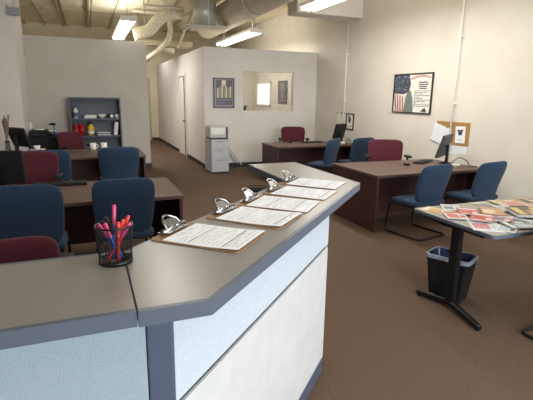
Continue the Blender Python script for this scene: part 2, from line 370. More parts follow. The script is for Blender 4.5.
# ------------------------------------------------------------------ clipboards and forms
def clipboard(c, ang, label, plabel, tilt, seed):
    # local: long axis +x (away from the clip), clip at -x
    t = thing('clipboard', label, 'clipboard', (c[0],c[1],CT+0.0005), ang, 'clipboards on the counter')
    MB().prism([(-0.159,-0.105),(-0.149,-0.115),(0.149,-0.115),(0.159,-0.105),(0.159,0.105),(0.149,0.115),(-0.149,0.115),(-0.159,0.105)],0,0.004).build('board','hardboard',t)
    k = MB(); k.prism([(-0.155,-0.075),(-0.118,-0.062),(-0.118,0.062),(-0.155,0.075)],0.012,0.0145)
    k.tube([(-0.140,-0.07,0.016),(-0.140,0.07,0.016)],0.009,10)
    k.prism([(-0.155,-0.06),(-0.15,-0.06),(-0.15,0.06),(-0.155,0.06)],0.004,0.013)
    k.build('clip_base','chrome',t)
    k = MB(); k.tube(fillet([(-0.138,-0.045,0.022),(-0.158,-0.036,0.042),(-0.176,-0.014,0.052),(-0.176,0.014,0.052),(-0.158,0.036,0.042),(-0.138,0.045,0.022)],0.012),0.0042,8)
    k.quad([(-0.14,-0.04,0.024),(-0.14,0.04,0.024),(-0.163,0.024,0.044),(-0.163,-0.024,0.044)])
    k.build('clip_lever','chrome',t)
    rng = random.Random(seed)
    p = MB(); w, h = 0.2159, 0.265
    def P(x, y, z=0.0):
        return (x, y, 0.0055+z+(0.006*max(0,(x+0.0)/0.15)**2 if tilt else 0))
    N = 8; xs = [-0.118+0.272*i/N for i in range(N+1)]
    for a, b in zip(xs, xs[1:]):
        p.quad([P(a,-w/2),P(b,-w/2),P(b,w/2),P(a,w/2)],0); p.quad([P(a,-w/2,-0.0012),P(a,w/2,-0.0012),P(b,w/2,-0.0012),P(b,-w/2,-0.0012)],0)
        for s in (-1,1): p.quad([P(a,s*w/2,-0.0012),P(b,s*w/2,-0.0012),P(b,s*w/2),P(a,s*w/2)],0)
    p.quad([P(xs[-1],-w/2,-0.0012),P(xs[-1],w/2,-0.0012),P(xs[-1],w/2),P(xs[-1],-w/2)],0)
    x = -0.10
    while x < 0.14:
        y = -0.092
        while y < 0.09:
            L = rng.uniform(0.02,0.07); L = min(L, 0.094-y)
            if rng.random() < 0.7: p.quad([P(x,y,0.0006),P(x+0.0035,y,0.0006),P(x+0.0035,y+L,0.0006),P(x,y+L,0.0006)], 1)
            y += L+0.008
        x += rng.choice((0.0095,0.0095,0.016))
    for xx in (-0.03,0.09) if seed % 2 else (0.12,): p.quad([P(xx,-0.095,0.0006),P(xx+0.004,-0.095,0.0006),P(xx+0.004,0.095,0.0006),P(xx,0.095,0.0006)],2)
    o = p.build('paper_form',['paper','ink','ink_mid'],recalc=False)
    o.location = (c[0]+0.004*math.cos(ang),c[1]+0.004*math.sin(ang),CT+0.0005); o.rotation_euler = (0,0,ang+(seed%3-1)*0.02)
    tag(o, plabel, 'paper form', 'forms on the clipboards')
a0 = R(-45)
clipboard((0.352,1.385),a0+0.03,'brown clipboard nearest to the pen cup','printed form on the clipboard nearest to the pen cup',True,1)
clipboard((0.585,1.575),a0-0.05,'second brown clipboard counting from the pen cup','printed form on the second clipboard from the pen cup',True,2)
clipboard((0.765,1.745),a0+0.05,'middle clipboard of the row of five on the counter','printed form on the middle clipboard of the five',False,3)
clipboard((0.955,1.925),a0-0.02,'fourth clipboard from the pen cup, next to the last one','printed form on the fourth clipboard from the pen cup',False,4)
clipboard((1.130,2.125),a0-0.05,'farthest clipboard, at the bend of the counter','printed form on the farthest clipboard at the counter bend',False,5)

# ------------------------------------------------------------------ pen cup and pens
px, py = 0.046, 1.248
t = thing('pen_cup','round black wire mesh pen cup full of red and blue pens','pen cup',(px,py,CT+0.0005))
k = MB(); r0, r1, hh = 0.044, 0.050, 0.108
NW = 30
for i in range(NW):
    a = 2*PI*i/NW
    for s in (1,-1):
        pts = [(math.cos(a+s*j*0.17)*(r0+(r1-r0)*j/6), math.sin(a+s*j*0.17)*(r0+(r1-r0)*j/6), 0.006+(hh-0.006)*j/6) for j in range(7)]
        k.tube(pts,0.0007,4)
k.build('mesh_wall','blackmetal',t)
MB().tube([(math.cos(2*PI*i/32)*r1,math.sin(2*PI*i/32)*r1,hh) for i in range(32)],0.0028,8,True).build('rim','blackmetal',t)
MB().lathe([(0,0),(r0+0.002,0),(r0+0.002,0.012),(r0-0.001,0.012),(r0-0.001,0.003),(0,0.003)],(0,0,0),28).build('base','blackmetal',t)
def pen(bx, by, tx, ty, L, bar, cap, label):
    a = Vector((px+bx,py+by,CT+0.008)); b = Vector((px+tx,py+ty,CT+0.105)); d = (b-a).normalized()
    o = thing('pen', label, 'pen', tuple(a), 0, 'pens in the mesh cup')
    o.rotation_euler = d.to_track_quat('Z','Y').to_euler()
    MB().lathe([(0,0),(0.0015,0.0),(0.0042,0.014),(0.0042,L*0.66)],(0,0,0),10).build('barrel',bar,o)
    MB().lathe([(0.0054,L*0.64),(0.0056,L*0.95),(0.004,L),(0,L)],(0,0,0),10).build('cap',cap,o)
    MB().span((0.0055,-0.0012,L*0.72),(0.0072,0.0012,L*0.97)).build('pocket_clip',cap,o)
pen( 0.020, 0.006,-0.034,-0.004,0.125,'penblue','pink','pen with a pink cap leaning to the far left of the cup')
pen( 0.012,-0.018,-0.018,-0.026,0.122,'penblue','pink','short pink-capped pen at the front left of the cup')
pen(-0.006, 0.010, 0.001, 0.016,0.155,'penblue','pink','tallest pen, pink capped and upright in mid cup')
pen(-0.022,-0.006, 0.018,-0.012,0.128,'penblue','orange_red','orange-red capped pen just right of the tallest pen')
pen(-0.014, 0.020, 0.030, 0.010,0.135,'penblue','orange_red','red-capped pen leaning right at the back of the cup')
pen(-0.026,-0.018, 0.034,-0.022,0.130,'red','pink','red-barrelled pen leaning farthest right in the cup')
pen( 0.004,-0.030, 0.010,-0.030,0.116,'red','orange_red','red pen at the front of the cup, shortest')
pen( 0.018, 0.020,-0.012, 0.030,0.126,'black','black','black pen at the back left rim of the cup')

# ------------------------------------------------------------------ desks
def desk(x0, x1, y0, y1, label, name='office_desk', mod=0.30, mz=0.15):
    w, d = x1-x0, y1-y0
    t = thing(name, label, 'desk', (x0,y0,0), 0, 'mahogany office desks')
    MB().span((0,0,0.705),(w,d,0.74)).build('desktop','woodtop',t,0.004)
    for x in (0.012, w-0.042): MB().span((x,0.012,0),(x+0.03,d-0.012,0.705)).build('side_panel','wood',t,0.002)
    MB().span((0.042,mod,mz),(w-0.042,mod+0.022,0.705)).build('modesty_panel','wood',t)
    if mod > 0.5: return t
    p = MB().span((w-0.46,mod+0.03,0.08),(w-0.045,d-0.05,0.70)).build('drawer_pedestal','wood',t)
    for z0, z1 in ((0.10,0.28),(0.30,0.48),(0.50,0.68)):
        dr = MB().span((w-0.45,d-0.05,z0),(w-0.055,d-0.032,z1)).build('drawer','woodtop',p,0.002)
        MB().tube(fillet([(w-0.30,d-0.034,(z0+z1)/2),(w-0.30,d-0.012,(z0+z1)/2),(w-0.20,d-0.012,(z0+z1)/2),(w-0.20,d-0.034,(z0+z1)/2)],0.01),0.004,6).build('handle','steel',dr)
    return t
desk(-1.05,0.80,4.10,5.12,'long mahogany desk on the left, nearest behind the reception counter',mod=0.82,mz=0.10)
desk(-1.30,0.82,7.18,8.28,'left mahogany desk with two white mugs, in front of the bookcase')
desk(3.27,5.09,4.46,5.56,'right mahogany desk below the cork board, two blue chairs before it')
desk(3.34,5.12,7.78,8.62,'far mahogany desk in front of the office window wall')

# ------------------------------------------------------------------ chairs
def cushion_back(w, h, th, zc, tilt, yoff, taper):
    def fn(p):
        x, y, z = p
        s = 1-taper*max(0,(-z/(h/2)+1)/2)**1.5
        x *= s
        y += -0.18*0+0.35*x*x            # wraps the sitter
        yy = y+yoff-math.tan(tilt)*z
        return Vector((x, yy, z))
    return MB().super((0,0,zc), w/2, th/2, h/2, 0.42, 0.42, 44, 22, None) if False else _back(w,h,th,zc,tilt,yoff,taper)
def _back(w, h, th, zc, tilt, yoff, taper):
    # superellipsoid whose flat axis is y: outline in x-z
    def fn(p):
        x, z, y = p.x, p.y, p.z
        x *= 1-taper*max(0,(0.5-z/h))**2
        y += 0.45*x*x - math.tan(tilt)*z + yoff + 0.10*math.exp(-((z+h*0.22)/(h*0.3))**2)*0.25
        return Vector((x, y, z))
    return MB().super((0,0,zc), w/2, h/2, th/2, 0.55, 0.36, 48, 12, fn)
def guest_chair(label, group):
    t = thing('guest_chair', label, 'chair', (0,0,0), 0, group)
    def sf(p): return Vector((p.x*(1-0.06*(p.y/0.23)), p.y, p.z-0.018*max(0,p.y/0.23)**3-0.006*math.cos(p.x/0.24*1.5)))
    MB().super((0,0.01,0.435),0.245,0.24,0.04,0.5,0.42,48,12,sf).build('seat','navy',t)
    _back(0.53,0.48,0.065,0.68,R(9),-0.225,0.13).build('backrest','navy',t)
    r = 0.0125
    k = MB().tube(fillet([(-0.215,-0.16,0.385),(-0.225,0.215,0.385),(-0.235,0.235,r),(-0.235,-0.25,r),(0.235,-0.25,r),(0.235,0.235,r),(0.225,0.215,0.385),(0.215,-0.16,0.385)],0.06,6),r,10)
    k.build('sled_frame','blackmetal',t)
    for s in (-1,1): MB().tube(fillet([(s*0.13,0.05,0.388),(s*0.13,-0.19,0.388),(s*0.13,-0.19,0.47)],0.05,5),0.011,8).build('back_support','blackmetal',t)
    return t
def task_chair(label, group):
    t = thing('task_chair', label, 'chair', (0,0,0), 0, group)
    MB().super((0,0.02,0.475),0.245,0.245,0.045,0.5,0.42,48,12).build('seat','burgundy',t)
    _back(0.53,0.46,0.07,0.755,R(8),-0.225,0.16).build('backrest','burgundy',t)
    MB().tube(fillet([(0,0.02,0.43),(0,-0.27,0.43),(0,-0.29,0.70)],0.08),0.022,8).build('back_support','black',t)
    for s in (-1,1):
        a = MB().tube(fillet([(s*0.12,0.0,0.425),(s*0.29,0.0,0.425),(s*0.29,0.0,0.71)],0.05),0.016,8).build('arm','black',t)
        MB().super((s*0.29,0.02,0.728),0.042,0.13,0.018,0.5,0.5,24,8).build('arm_pad','black',a)
    MB().cyl((0,0,0.12),(0,0,0.44),0.028,seg=14).cyl((0,0,0.08),(0,0,0.24),0.045,seg=14).build('gas_column','black',t)
    for i in range(5):
        a = 2*PI*i/5+0.3; c, s = math.cos(a), math.sin(a)
        l = MB().tube([(0,0,0.12),(c*0.15,s*0.15,0.105),(c*0.29,s*0.29,0.075)],0.02,8,radii=[0.03,0.024,0.016]).build('leg','black',t)
        MB().cyl((c*0.29-s*0.022,s*0.29+c*0.022,0.027),(c*0.29+s*0.022,s*0.29-c*0.022,0.027),0.027,seg=14).cyl((c*0.29,s*0.29,0.03),(c*0.29,s*0.29,0.078),0.008,seg=8).build('caster','black',l)
    return t
GB = 'blue guest chairs'; GR = 'burgundy task chairs'
g = guest_chair('blue guest chair before the nearest left desk, directly behind the pen cup',GB)
g.location = (0.235,4.06,0); g.rotation_euler = (0,0,R(2)); g.scale = (0.99,1.0,1.07)
def dups(src, loc, rz, label, sc=(1,1,1)):
    c = dup(src, loc, rz, label); c.scale = sc; return c
dups(g,(-0.50,3.95,0),R(-3),'blue guest chair cut by the left edge, before the nearest left desk',(1.10,1.0,1.08))
dups(g,(0.37,6.93,0),R(3),'blue guest chair before the desk with mugs, at its right end',(1.1,1,1.02))
dups(g,(-0.53,6.72,0),R(-4),'blue guest chair before the desk with mugs, partly behind a burgundy chair',(1.12,1,1.03))
dups(g,(3.78,4.30,0),R(11),'blue guest chair at the right desk, the one farther from the right wall',(1.08,1.1,1))
dups(g,(4.68,4.30,0),R(9),'blue guest chair at the right desk, the one closer to the right wall',(1.08,1.1,1))
dups(g,(4.10,7.35,0),R(34),'blue guest chair turned sideways in front of the far desk',(1.0,1,1.02))
dups(g,(4.88,7.46,0),R(12),'blue guest chair before the far desk, behind a burgundy chair',(1.12,1,1.02))
dups(g,(3.075,1.775,0),R(180),'guest chair beside the magazine table, only a black sled corner showing at the right edge')
b = task_chair('burgundy task chair low in the left foreground, right behind the reception counter',GR)
b.location = (-0.47,2.62,0); b.rotation_euler = (0,0,R(3)); b.scale = (1.04,1,0.985)
dups(b,(-0.635,5.66,0),R(172),'burgundy task chair tucked behind the nearest left desk with its keyboard',(0.95,1,1.01))
dups(b,(-0.22,8.9,0),R(215),'burgundy task chair in front of the slate bookcase')
dups(b,(4.66,6.12,0),R(156),'burgundy task chair behind the right desk, beside its monitor',(1.15,1,1))
dups(b,(4.38,9.25,0),R(160),'burgundy task chair below the office window, behind the far desk',(1.08,1,1.02))

# ------------------------------------------------------------------ monitors and desk items
def monitor(loc, rz, label, tilt=12, w=0.46, h=0.30, z0=0.10, case='monback'):
    t = thing('monitor', label, 'monitor', loc, rz, 'flat desktop monitors')   # screen faces local +y
    m = Matrix.Rotation(R(tilt),3,'X')
    def X(bm):
        for v in bm.verts: v.co = m@(v.co-Vector((0,0,z0+h/2)))+Vector((0,0,z0+h/2))
    a = MB().span((-w/2,-0.028,z0),(w/2,0.012,z0+h)); X(a.bm); a.build('screen_housing',case,t,0.006)
    a = MB().span((-w/2+0.015,0.0125,z0+0.02),(w/2-0.015,0.0135,z0+h-0.015)); X(a.bm); a.build('screen','screen',t)
    MB().span((-0.035,-0.075,0.012),(0.035,-0.04,z0+h*0.55)).build('stand','black',t,0.006)
    MB().lathe([(0,0),(0.12,0),(0.12,0.006),(0.05,0.016),(0,0.016)],(0,-0.04,0),28,sx=1.0,sy=0.8).build('base','black',t)
    return t
DT = 0.7405
monitor((4.90,5.12,DT),R(33),'monitor on the right desk, in front of the cork board',16,0.50,0.34,0.09)
monitor((5.00,8.28,DT),R(30),'monitor on the far desk beside the small framed pictures',14,0.44,0.31,0.09,'black')
monitor((-0.83,4.70,DT),R(-12),'dark monitor cut by the left edge, on the nearest left desk',6,0.50,0.31,0.10,'black')
monitor((-1.04,8.04,DT),R(-52),'tilted black monitor beside the left column',20,0.46,0.32,0.09,'black')
def keyboard(loc, rz, label):
    t = thing('keyboard', label, 'keyboard', loc, rz, 'black keyboards')
    MB().prism([(-0.225,-0.075),(0.225,-0.075),(0.225,0.075),(-0.225,0.075)],0,0.018).build('key_case','black',t,0.006)
    k = MB()
    for i in range(15):
        for j in range(5): k.box((-0.20+i*0.0286,-0.052+j*0.026,0.0205),(0.024,0.021,0.005))
    k.build('keys','black',t)
    return t
keyboard((-0.31,4.99,DT),0.02,'black keyboard on the nearest left desk').scale = (1.12,1.1,1.2)
keyboard((4.40,8.40,DT),0.05,'black keyboard on the far desk by the office window')
def mouse(loc, rz, label):
    o = MB().super((0,0,0.017),0.032,0.055,0.018,0.8,0.8,24,10).build('computer_mouse','black'); o.location = loc; o.rotation_euler = (0,0,rz)
    return tag(o,label,'computer mouse','black computer mice')
mouse((-0.755,4.97,DT),0.1,'black mouse left of the keyboard on the nearest left desk')
mouse((4.21,5.08,DT),0.3,'black mouse on the right desk near the burgundy chair')
keyboard((4.66,5.26,DT),R(28),'black keyboard on the right desk, left of the monitor')
mouse((3.93,8.46,DT),0.2,'black mouse at the left end of the far desk')
o = MB().span((-0.06,-0.04,0),(0.06,0.04,0.035)).build('cable_hub','white_plastic',None,0.01); o.location = (4.84,4.80,DT); tag(o,'small white box at the foot of the right desk monitor','box')
o = MB().tube(fillet([(4.93,4.98,0.752),(5.0,4.9,0.86),(5.06,4.78,0.80),(5.0,4.72,0.75),(5.08,4.62,0.748)],0.05),0.006,6).build('cable','black'); tag(o,'black cable looping beside the right desk monitor','cable')
o = MB().tube(fillet([(5.08,8.12,0.752),(5.1,8.06,0.86),(5.11,7.98,0.78),(5.08,7.9,0.75)],0.05),0.006,6).build('cable','black'); tag(o,'black cable beside the far desk monitor','cable')
o = MB().span((-0.05,-0.04,0),(0.05,0.04,0.04)).build('small_box','white_plastic',None,0.01); o.location = (4.93,8.02,DT); tag(o,'small white box at the foot of the far desk monitor','box')
def mug(loc, rz, label):
    t = thing('mug', label, 'mug', loc, rz, 'white mugs')
    MB().lathe([(0,0),(0.043,0),(0.05,0.012),(0.052,0.115),(0.047,0.115),(0.045,0.015),(0,0.012)],(0,0,0),24).build('mug_body','ceramic',t)
    MB().tube(fillet([(0.05,0,0.09),(0.085,0,0.085),(0.085,0,0.04),(0.048,0,0.03)],0.025),0.007,8).build('handle','ceramic',t)
    return t
mug((0.05,8.14,DT),R(20),'white mug on the left desk, the one nearer the burgundy chair')
mug((0.225,8.17,DT),R(100),'white mug on the left desk, the one farther right')
o = MB().span((-0.14,-0.10,0),(0.14,0.10,0.006)).build('white_paper','paper'); o.location = (0.55,8.05,DT); tag(o,'loose white paper at the right end of the desk with mugs','paper')
# left end of the desk with mugs
o = thing('reed_vase','tall vase of dried brown stems at the left edge of the picture','vase',(-1.13,7.48,DT))
MB().lathe([(0,0),(0.045,0),(0.04,0.10),(0.028,0.2),(0.034,0.24),(0.03,0.24),(0.024,0.2),(0.036,0.1),(0.04,0.006),(0,0.006)],(0,0,0),20).build('vase_body','clear',o)
for i in range(9):
    a = i*2.4; d_ = 0.02+0.05*random.random()
    MB().tube([(0.008*math.cos(a),0.008*math.sin(a),0.01),(0.012*math.cos(a),0.012*math.sin(a),0.25),(d_*math.cos(a),d_*math.sin(a),0.52+0.1*random.random())],0.004,5,radii=[0.003,0.003,0.011]).build('stem','stem',o)
o = thing('tissue_box','pinkish tissue box with white tissue on the left desk by the column','tissue box',(-0.78,7.86,DT),0.2)
MB().span((-0.11,-0.06,0),(0.11,0.06,0.07)).build('carton','skinbeige',o,0.003)
k = MB()
for i in range(5):
    a = i*1.26; k.quad([(0,0,0.07),(0.03*math.cos(a),0.025*math.sin(a),0.07),(0.06*math.cos(a+0.5),0.05*math.sin(a+0.5),0.12),(0.015*math.cos(a+1),0.015*math.sin(a+1),0.13)])
k.build('tissue','paper',o)
def papers(c, n, sz, label, seed, z=DT):
    rng = random.Random(seed); k = MB()
    for i in range(n): k.box((rng.uniform(-0.015,0.015),rng.uniform(-0.015,0.015),0.003+i*0.006),(sz[0],sz[1],0.005),(0,0,rng.uniform(-0.15,0.15)))
    o = k.build('paper_stack','paper'); o.location = (c[0],c[1],z); return tag(o,label,'paper stack')
papers((-1.09,7.72,0),6,(0.26,0.2),'untidy white paper pile at the left end of the desk with mugs',3)
papers((-0.80,7.62,0),3,(0.24,0.18),'thin white paper pile beside the pinkish tissue box',4)
o = MB().tube([(-0.3,-0.02,0.012),(-0.2,0.0,0.012),(-0.13,0.01,0.012)],0.012,6).build('desk_cable','black'); o.location = (-0.62,4.86,DT); tag(o,'short black cable on the nearest left desk in front of the mouse','cable')

# side table with devices at the partition
t = thing('side_table','dark side table against the partition, left of the bookcase','table',(-0.84,9.98,0))
MB().span((-0.29,-0.24,0.82),(0.29,0.24,0.85)).build('table_top','black',t,0.004)
for x in (-0.265,0.265):
    for y in (-0.22,0.22): MB().span((x-0.018,y-0.018,0),(x+0.018,y+0.018,0.82)).build('leg','blackmetal',t)
MB().span((-0.26,-0.215,0.30),(0.26,-0.2,0.82)).build('front_panel','black',t)
o = MB().span((-0.2,-0.17,0.13),(0.2,0.17,0.145)); 
o.build('lower_shelf','black',t)
t = thing('office_printer','black office printer on the side table, partly behind the tilted monitor','printer',(-0.92,9.96,0.851))
MB().span((-0.16,-0.15,0),(0.18,0.18,0.09)).build('printer_body','black',t,0.01)
MB().span((-0.13,-0.2,0.02),(0.13,-0.151,0.035)).build('paper_tray','monback',t)
MB().span((-0.15,-0.13,0.09),(0.15,0.16,0.12)).build('scanner_lid','monback',t,0.008)
o = MB().span((-0.08,-0.05,0),(0.08,0.05,0.02)).build('white_label_box','white_plastic',None,0.003); o.location = (-0.93,9.78,0.925); o.location=(-0.9,9.86,0.972); tag(o,'small white box lying on the black printer','box')
for x, c_, lab in ((-0.715,'monback','dark jar on the side table, left of its neighbour'),(-0.63,'bottleblue','bluish jar on the side table, nearest the bookcase')):
    o = thing('desk_jar',lab,'jar',(x,9.90,0.851)); MB().lathe([(0,0),(0.034,0),(0.036,0.06),(0.03,0.085),(0,0.085)],(0,0,0),18).build('jar_body',c_,o); MB().lathe([(0.031,0.086),(0.031,0.105),(0,0.105)],(0,0,0),18).build('lid','white_plastic',o)
t = thing('desk_lamp','small dark desk lamp with a level arm on the side table','lamp',(-0.66,10.12,0.851))
MB().lathe([(0,0),(0.045,0),(0.06,0.015),(0,0.02)],(0,0,0),20).build('base','black',t)
MB().tube(fillet([(0,0,0.015),(0,0,0.22),(-0.10,0,0.215)],0.03),0.008,8).build('pole','black',t)
MB().super((-0.02,0,0.215),0.06,0.04,0.025,0.7,0.7,20,8).build('lamp_shade','black',t)
o = thing('spray_bottle','slim white bottle standing beside the column above the tilted monitor','bottle',(-1.09,10.17,0.851))
MB().lathe([(0,0),(0.032,0),(0.034,0.2),(0.014,0.25),(0.014,0.27),(0,0.27)],(0,0,0),18).build('bottle_body','white_plastic',o)
MB().lathe([(0.016,0.27),(0.016,0.31),(0,0.31)],(0,0,0),14).build('cap','grey_mid',o)

# ------------------------------------------------------------------ bookcase and contents
bx0, bx1, by0, by1, bz = -0.35, 0.685, 10.33, 10.685, 1.61
t = thing('bookcase','slate grey steel bookcase with open shelves against the partition','bookcase',(0,0,0))
for x in (bx0,bx1-0.03): MB().span((x,by0,0),(x+0.03,by1,bz)).build('side_panel','case',t)
MB().span((bx0,by0-0.005,bz-0.035),(bx1,by1,bz)).build('top_panel','case',t)
MB().span((bx0+0.03,by1-0.015,0.05),(bx1-0.03,by1,bz-0.035)).build('back_panel','case_back',t)
SH = (1.17,0.80,0.42,0.06)
for z in SH: MB().span((bx0+0.03,by0+0.005,z-0.03),(bx1-0.03,by1-0.015,z)).build('shelf','case',t)
s1, s2 = SH[0]+0.001, SH[1]+0.001
def bottle(x, y, z, r, h, m, capm, label):
    o = thing('bottle',label,'bottle',(x,y,z)); MB().lathe([(0,0),(r,0),(r,h*0.62),(r*0.4,h*0.8),(r*0.4,h*0.86),(0,h*0.86)],(0,0,0),18).build('bottle_body',m,o)
    MB().lathe([(r*0.55,h*0.84),(r*0.55,h),(0,h)],(0,0,0),14).build('cap',capm,o); return o
o = bottle(-0.235,10.45,s1,0.05,0.26,'white_plastic','bottleblue','white bottle with blue top on the upper bookcase shelf')
MB().lathe([(0.051,0.03),(0.051,0.12)],(0,0,0),18).build('bottle_label','bottleblue',o)
o = MB().box((0,0,0.02),(0.25,0.17,0.038)).box((0.01,0,0.055),(0.23,0.16,0.03),(0,0,0.08)).build('paper_boxes','white_plastic',None,0.003); o.location = (0.05,10.46,s1); tag(o,'low white carton on the upper bookcase shelf','carton')
o = MB().lathe([(0,0),(0.045,0),(0.095,0.085),(0.09,0.085),(0.042,0.008),(0,0.006)],(0,0,0),24).build('white_bowl','ceramic'); o.location = (0.29,10.46,s1); tag(o,'white bowl in the middle of the upper bookcase shelf','bowl')
t = thing('camera','black camera with bright round lens on the upper bookcase shelf','camera',(0.49,10.46,s1))
MB().span((-0.07,-0.03,0),(0.07,0.04,0.085)).build('camera_body','black',t,0.008); MB().cyl((0.0,-0.03,0.045),(0.0,-0.07,0.045),0.033,seg=18).build('lens','steel',t)
o = thing('tape_roll','white roll beside the camera on the upper bookcase shelf','tape',(0.6,10.45,s1)); MB().lathe([(0.022,0),(0.045,0),(0.045,0.08),(0.022,0.08),(0.022,0)],(0,0,0),20).build('roll','white_plastic',o); MB().lathe([(0.021,0.001),(0.021,0.079)],(0,0,0),16).build('core','frame_black',o)
for x, r, lab in ((-0.255,0.058,'red canister on the middle bookcase shelf, against the left side'),(-0.135,0.052,'red canister on the middle bookcase shelf, next to the yellow bottle')):
    o = thing('canister',lab,'canister',(x,10.46,s2)); MB().lathe([(0,0),(r,0),(r,0.2),(0,0.2)],(0,0,0),22).build('can_body','red',o); MB().lathe([(r*0.9,0.2),(r*0.9,0.235),(0,0.235)],(0,0,0),20).build('lid','red',o)
o = bottle(0.045,10.45,s2,0.07,0.29,'yellow','frame_black','big yellow bottle on the middle bookcase shelf'); MB().lathe([(0.071,0.04),(0.071,0.10)],(0,0,0),18).build('bottle_label','white_plastic',o)
for z_, lab in ((0.0,'lower white letter tray on the middle bookcase shelf'),(0.045,'upper white letter tray on the middle bookcase shelf')):
    t = thing('letter_tray',lab,'letter tray',(0.31,10.48,s2+z_)); MB().span((-0.15,-0.13,0),(0.15,0.13,0.006)).span((-0.15,-0.13,0),(-0.145,0.13,0.044)).span((0.145,-0.13,0),(0.15,0.13,0.044)).build('tray','grey_mid',t); MB().span((-0.13,-0.12,0.007),(0.13,0.11,0.022)).build('sheets','paper',t)
o = MB().box((0,0,0.14),(0.075,0.24,0.285),(0,R(8),0)).build('ring_binder','white_plastic',None,0.004); o.location = (0.565,10.47,s2+0.006); tag(o,'white ring binder leaning at the right of the middle bookcase shelf','binder')

# ------------------------------------------------------------------ filing pedestal and printer by the corridor
t = thing('filing_cabinet','light grey three-drawer filing pedestal at the corridor corner','filing cabinet',(2.655,9.37,0))
MB().span((-0.20,0,0.03),(0.20,0.56,0.76)).build('cabinet_body','grey_metal',t,0.004)
MB().span((-0.19,0.02,0),(0.19,0.54,0.03)).build('plinth','base_black',t)
for z0, z1 in ((0.04,0.345),(0.355,0.55),(0.56,0.75)):
    dr = MB().span((-0.19,-0.018,z0),(0.19,-0.001,z1)).build('drawer','grey_metal',t,0.004)
    MB().span((-0.07,-0.03,z1-0.05),(0.07,-0.0185,z1-0.03)).build('handle','grey_mid',dr,0.003)
MB().cyl((0.16,-0.03,0.72),(0.16,-0.0,0.72),0.01,seg=10).build('lock','steel',t)
t = thing('small_printer','pale grey box printer standing on the filing pedestal','printer',(2.63,9.37,0.761))
MB().span((-0.20,0.0,0.026),(0.17,0.42,0.27)).build('printer_body','grey_metal',t,0.012)
MB().span((-0.18,-0.02,0.0),(0.21,0.42,0.026)).build('base','base_black',t)
MB().span((0.172,0.0,0.04),(0.205,0.42,0.26)).build('side_vent','base_black',t)
MB().span((-0.17,-0.012,0.10),(0.14,-0.0005,0.24)).build('paper_flap','white_plastic',t,0.004)
o = MB().tube(fillet([(2.9,9.95,0.62),(3.05,10.12,0.50),(3.2,10.15,0.35),(3.38,10.15,0.10),(3.42,10.15,0.05)],0.1),0.012,6).build('power_cord','white_plastic'); tag(o,'white power cord hanging beside the filing pedestal','cord')
o = MB().tube(fillet([(2.9,9.95,0.55),(3.02,10.12,0.42),(3.15,10.15,0.28),(3.30,10.15,0.08)],0.1),0.01,6).build('power_cord','grey_mid'); tag(o,'thin grey cord lower beside the filing pedestal','cord')

# wire waste basket on the floor beyond the counter
t = thing('wire_basket','black wire waste basket on the carpet just beyond the clipboards','waste basket',(2.33,6.2,0))
k = MB()
for i in range(36):
    a = 2*PI*i/36; k.tube([(0.13*math.cos(a),0.13*math.sin(a),0),(0.17*math.cos(a),0.17*math.sin(a),0.31)],0.004,4)
for z in (0.01,0.08,0.16,0.24): k.tube([((0.13+0.04*z/0.31)*math.cos(2*PI*i/32),(0.13+0.04*z/0.31)*math.sin(2*PI*i/32),z) for i in range(32)],0.004,5,True)
k.lathe([(0,0.002),(0.13,0.002)],(0,0,0),28)
k.build('wire_wall','blackmetal',t)
MB().tube([(0.172*math.cos(2*PI*i/36),0.172*math.sin(2*PI*i/36),0.31) for i in range(36)],0.008,8,True).build('rim','blackmetal',t)
MB().lathe([(0.124,0.006),(0.158,0.28)],(0,0,0),28).build('liner','black',t)

# ------------------------------------------------------------------ wall pictures
def on_right(k, y0, z0, u, v, w, h, su, sv, d, mi):    # patch on the right wall; u runs left to right as seen
    a = y0-u*w; b_ = y0-(u+su)*w
    k.span((WX-d-0.001,b_,z0+v*h),(WX-d,a,z0+(v+sv)*h),mi)
for nm, c_ in (('flag_navy',S(66,76,92)),('flag_red',S(172,104,102)),('flag_white',S(226,216,208)),('flag_green',S(116,128,118)),('flag_dark',S(66,74,78)),('title_red',S(192,130,122)),('poster_white',S(228,226,218)),('grey_mat',S(140,136,140)),('pic_dark',S(92,90,96)),('pic_light',S(206,200,178)),('pic_tan',S(158,142,108)),('pic_violet',S(118,112,130))):
    M[nm] = mat(nm, c_, 0.35, spec=0.4, col2=tuple(min(1,v*1.22) for v in c_), scale=18)
Y0, Z0, W, H_ = 7.06, 1.425, 1.02, 0.69
t = thing('flag_poster','framed flag poster with lines of text on the right wall','poster',(0,0,0))
k = MB()
for a, b_ in (((0,0),(1,0.025)),((0,0.975),(1,1)),((0,0),(0.018,1)),((0.982,0),(1,1))):
    k.span((WX-0.03,Y0-b_[0]*W,Z0+a[1]*H_),(WX-0.001,Y0-a[0]*W,Z0+b_[1]*H_))
k.build('picture_frame','frame_black',t)
k = MB(); k.span((WX-0.012,Y0-0.985*W,Z0+0.015*H_),(WX-0.002,Y0-0.015*W,Z0+0.985*H_),0)
def blob(pts, d, mi):
    vs = [k.bm.verts.new((WX-0.0125-d, Y0-u*W, Z0+v*H_)) for u, v in pts]; k.face(vs, mi)
blob([(0.02,0.98),(0.40,0.98),(0.46,0.74),(0.42,0.55),(0.30,0.48),(0.02,0.50)],0.0004,1)           # canton
blob([(0.02,0.50),(0.30,0.48),(0.34,0.25),(0.28,0.02),(0.02,0.02)],0.0004,3)
for i in range(4):
    u0 = 0.03+i*0.068
    blob([(u0,0.49-0.02*i),(u0+0.034,0.47-0.02*i),(u0+0.075,0.03),(u0+0.03,0.03)],0.0008,2)         # stripes
blob([(0.30,0.02),(0.34,0.42),(0.40,0.58),(0.47,0.56),(0.53,0.36),(0.56,0.02)],0.0010,4)           # grey-green figure
blob([(0.30,0.62),(0.36,0.76),(0.44,0.70),(0.42,0.56),(0.36,0.52)],0.0012,5)
rng = random.Random(5)
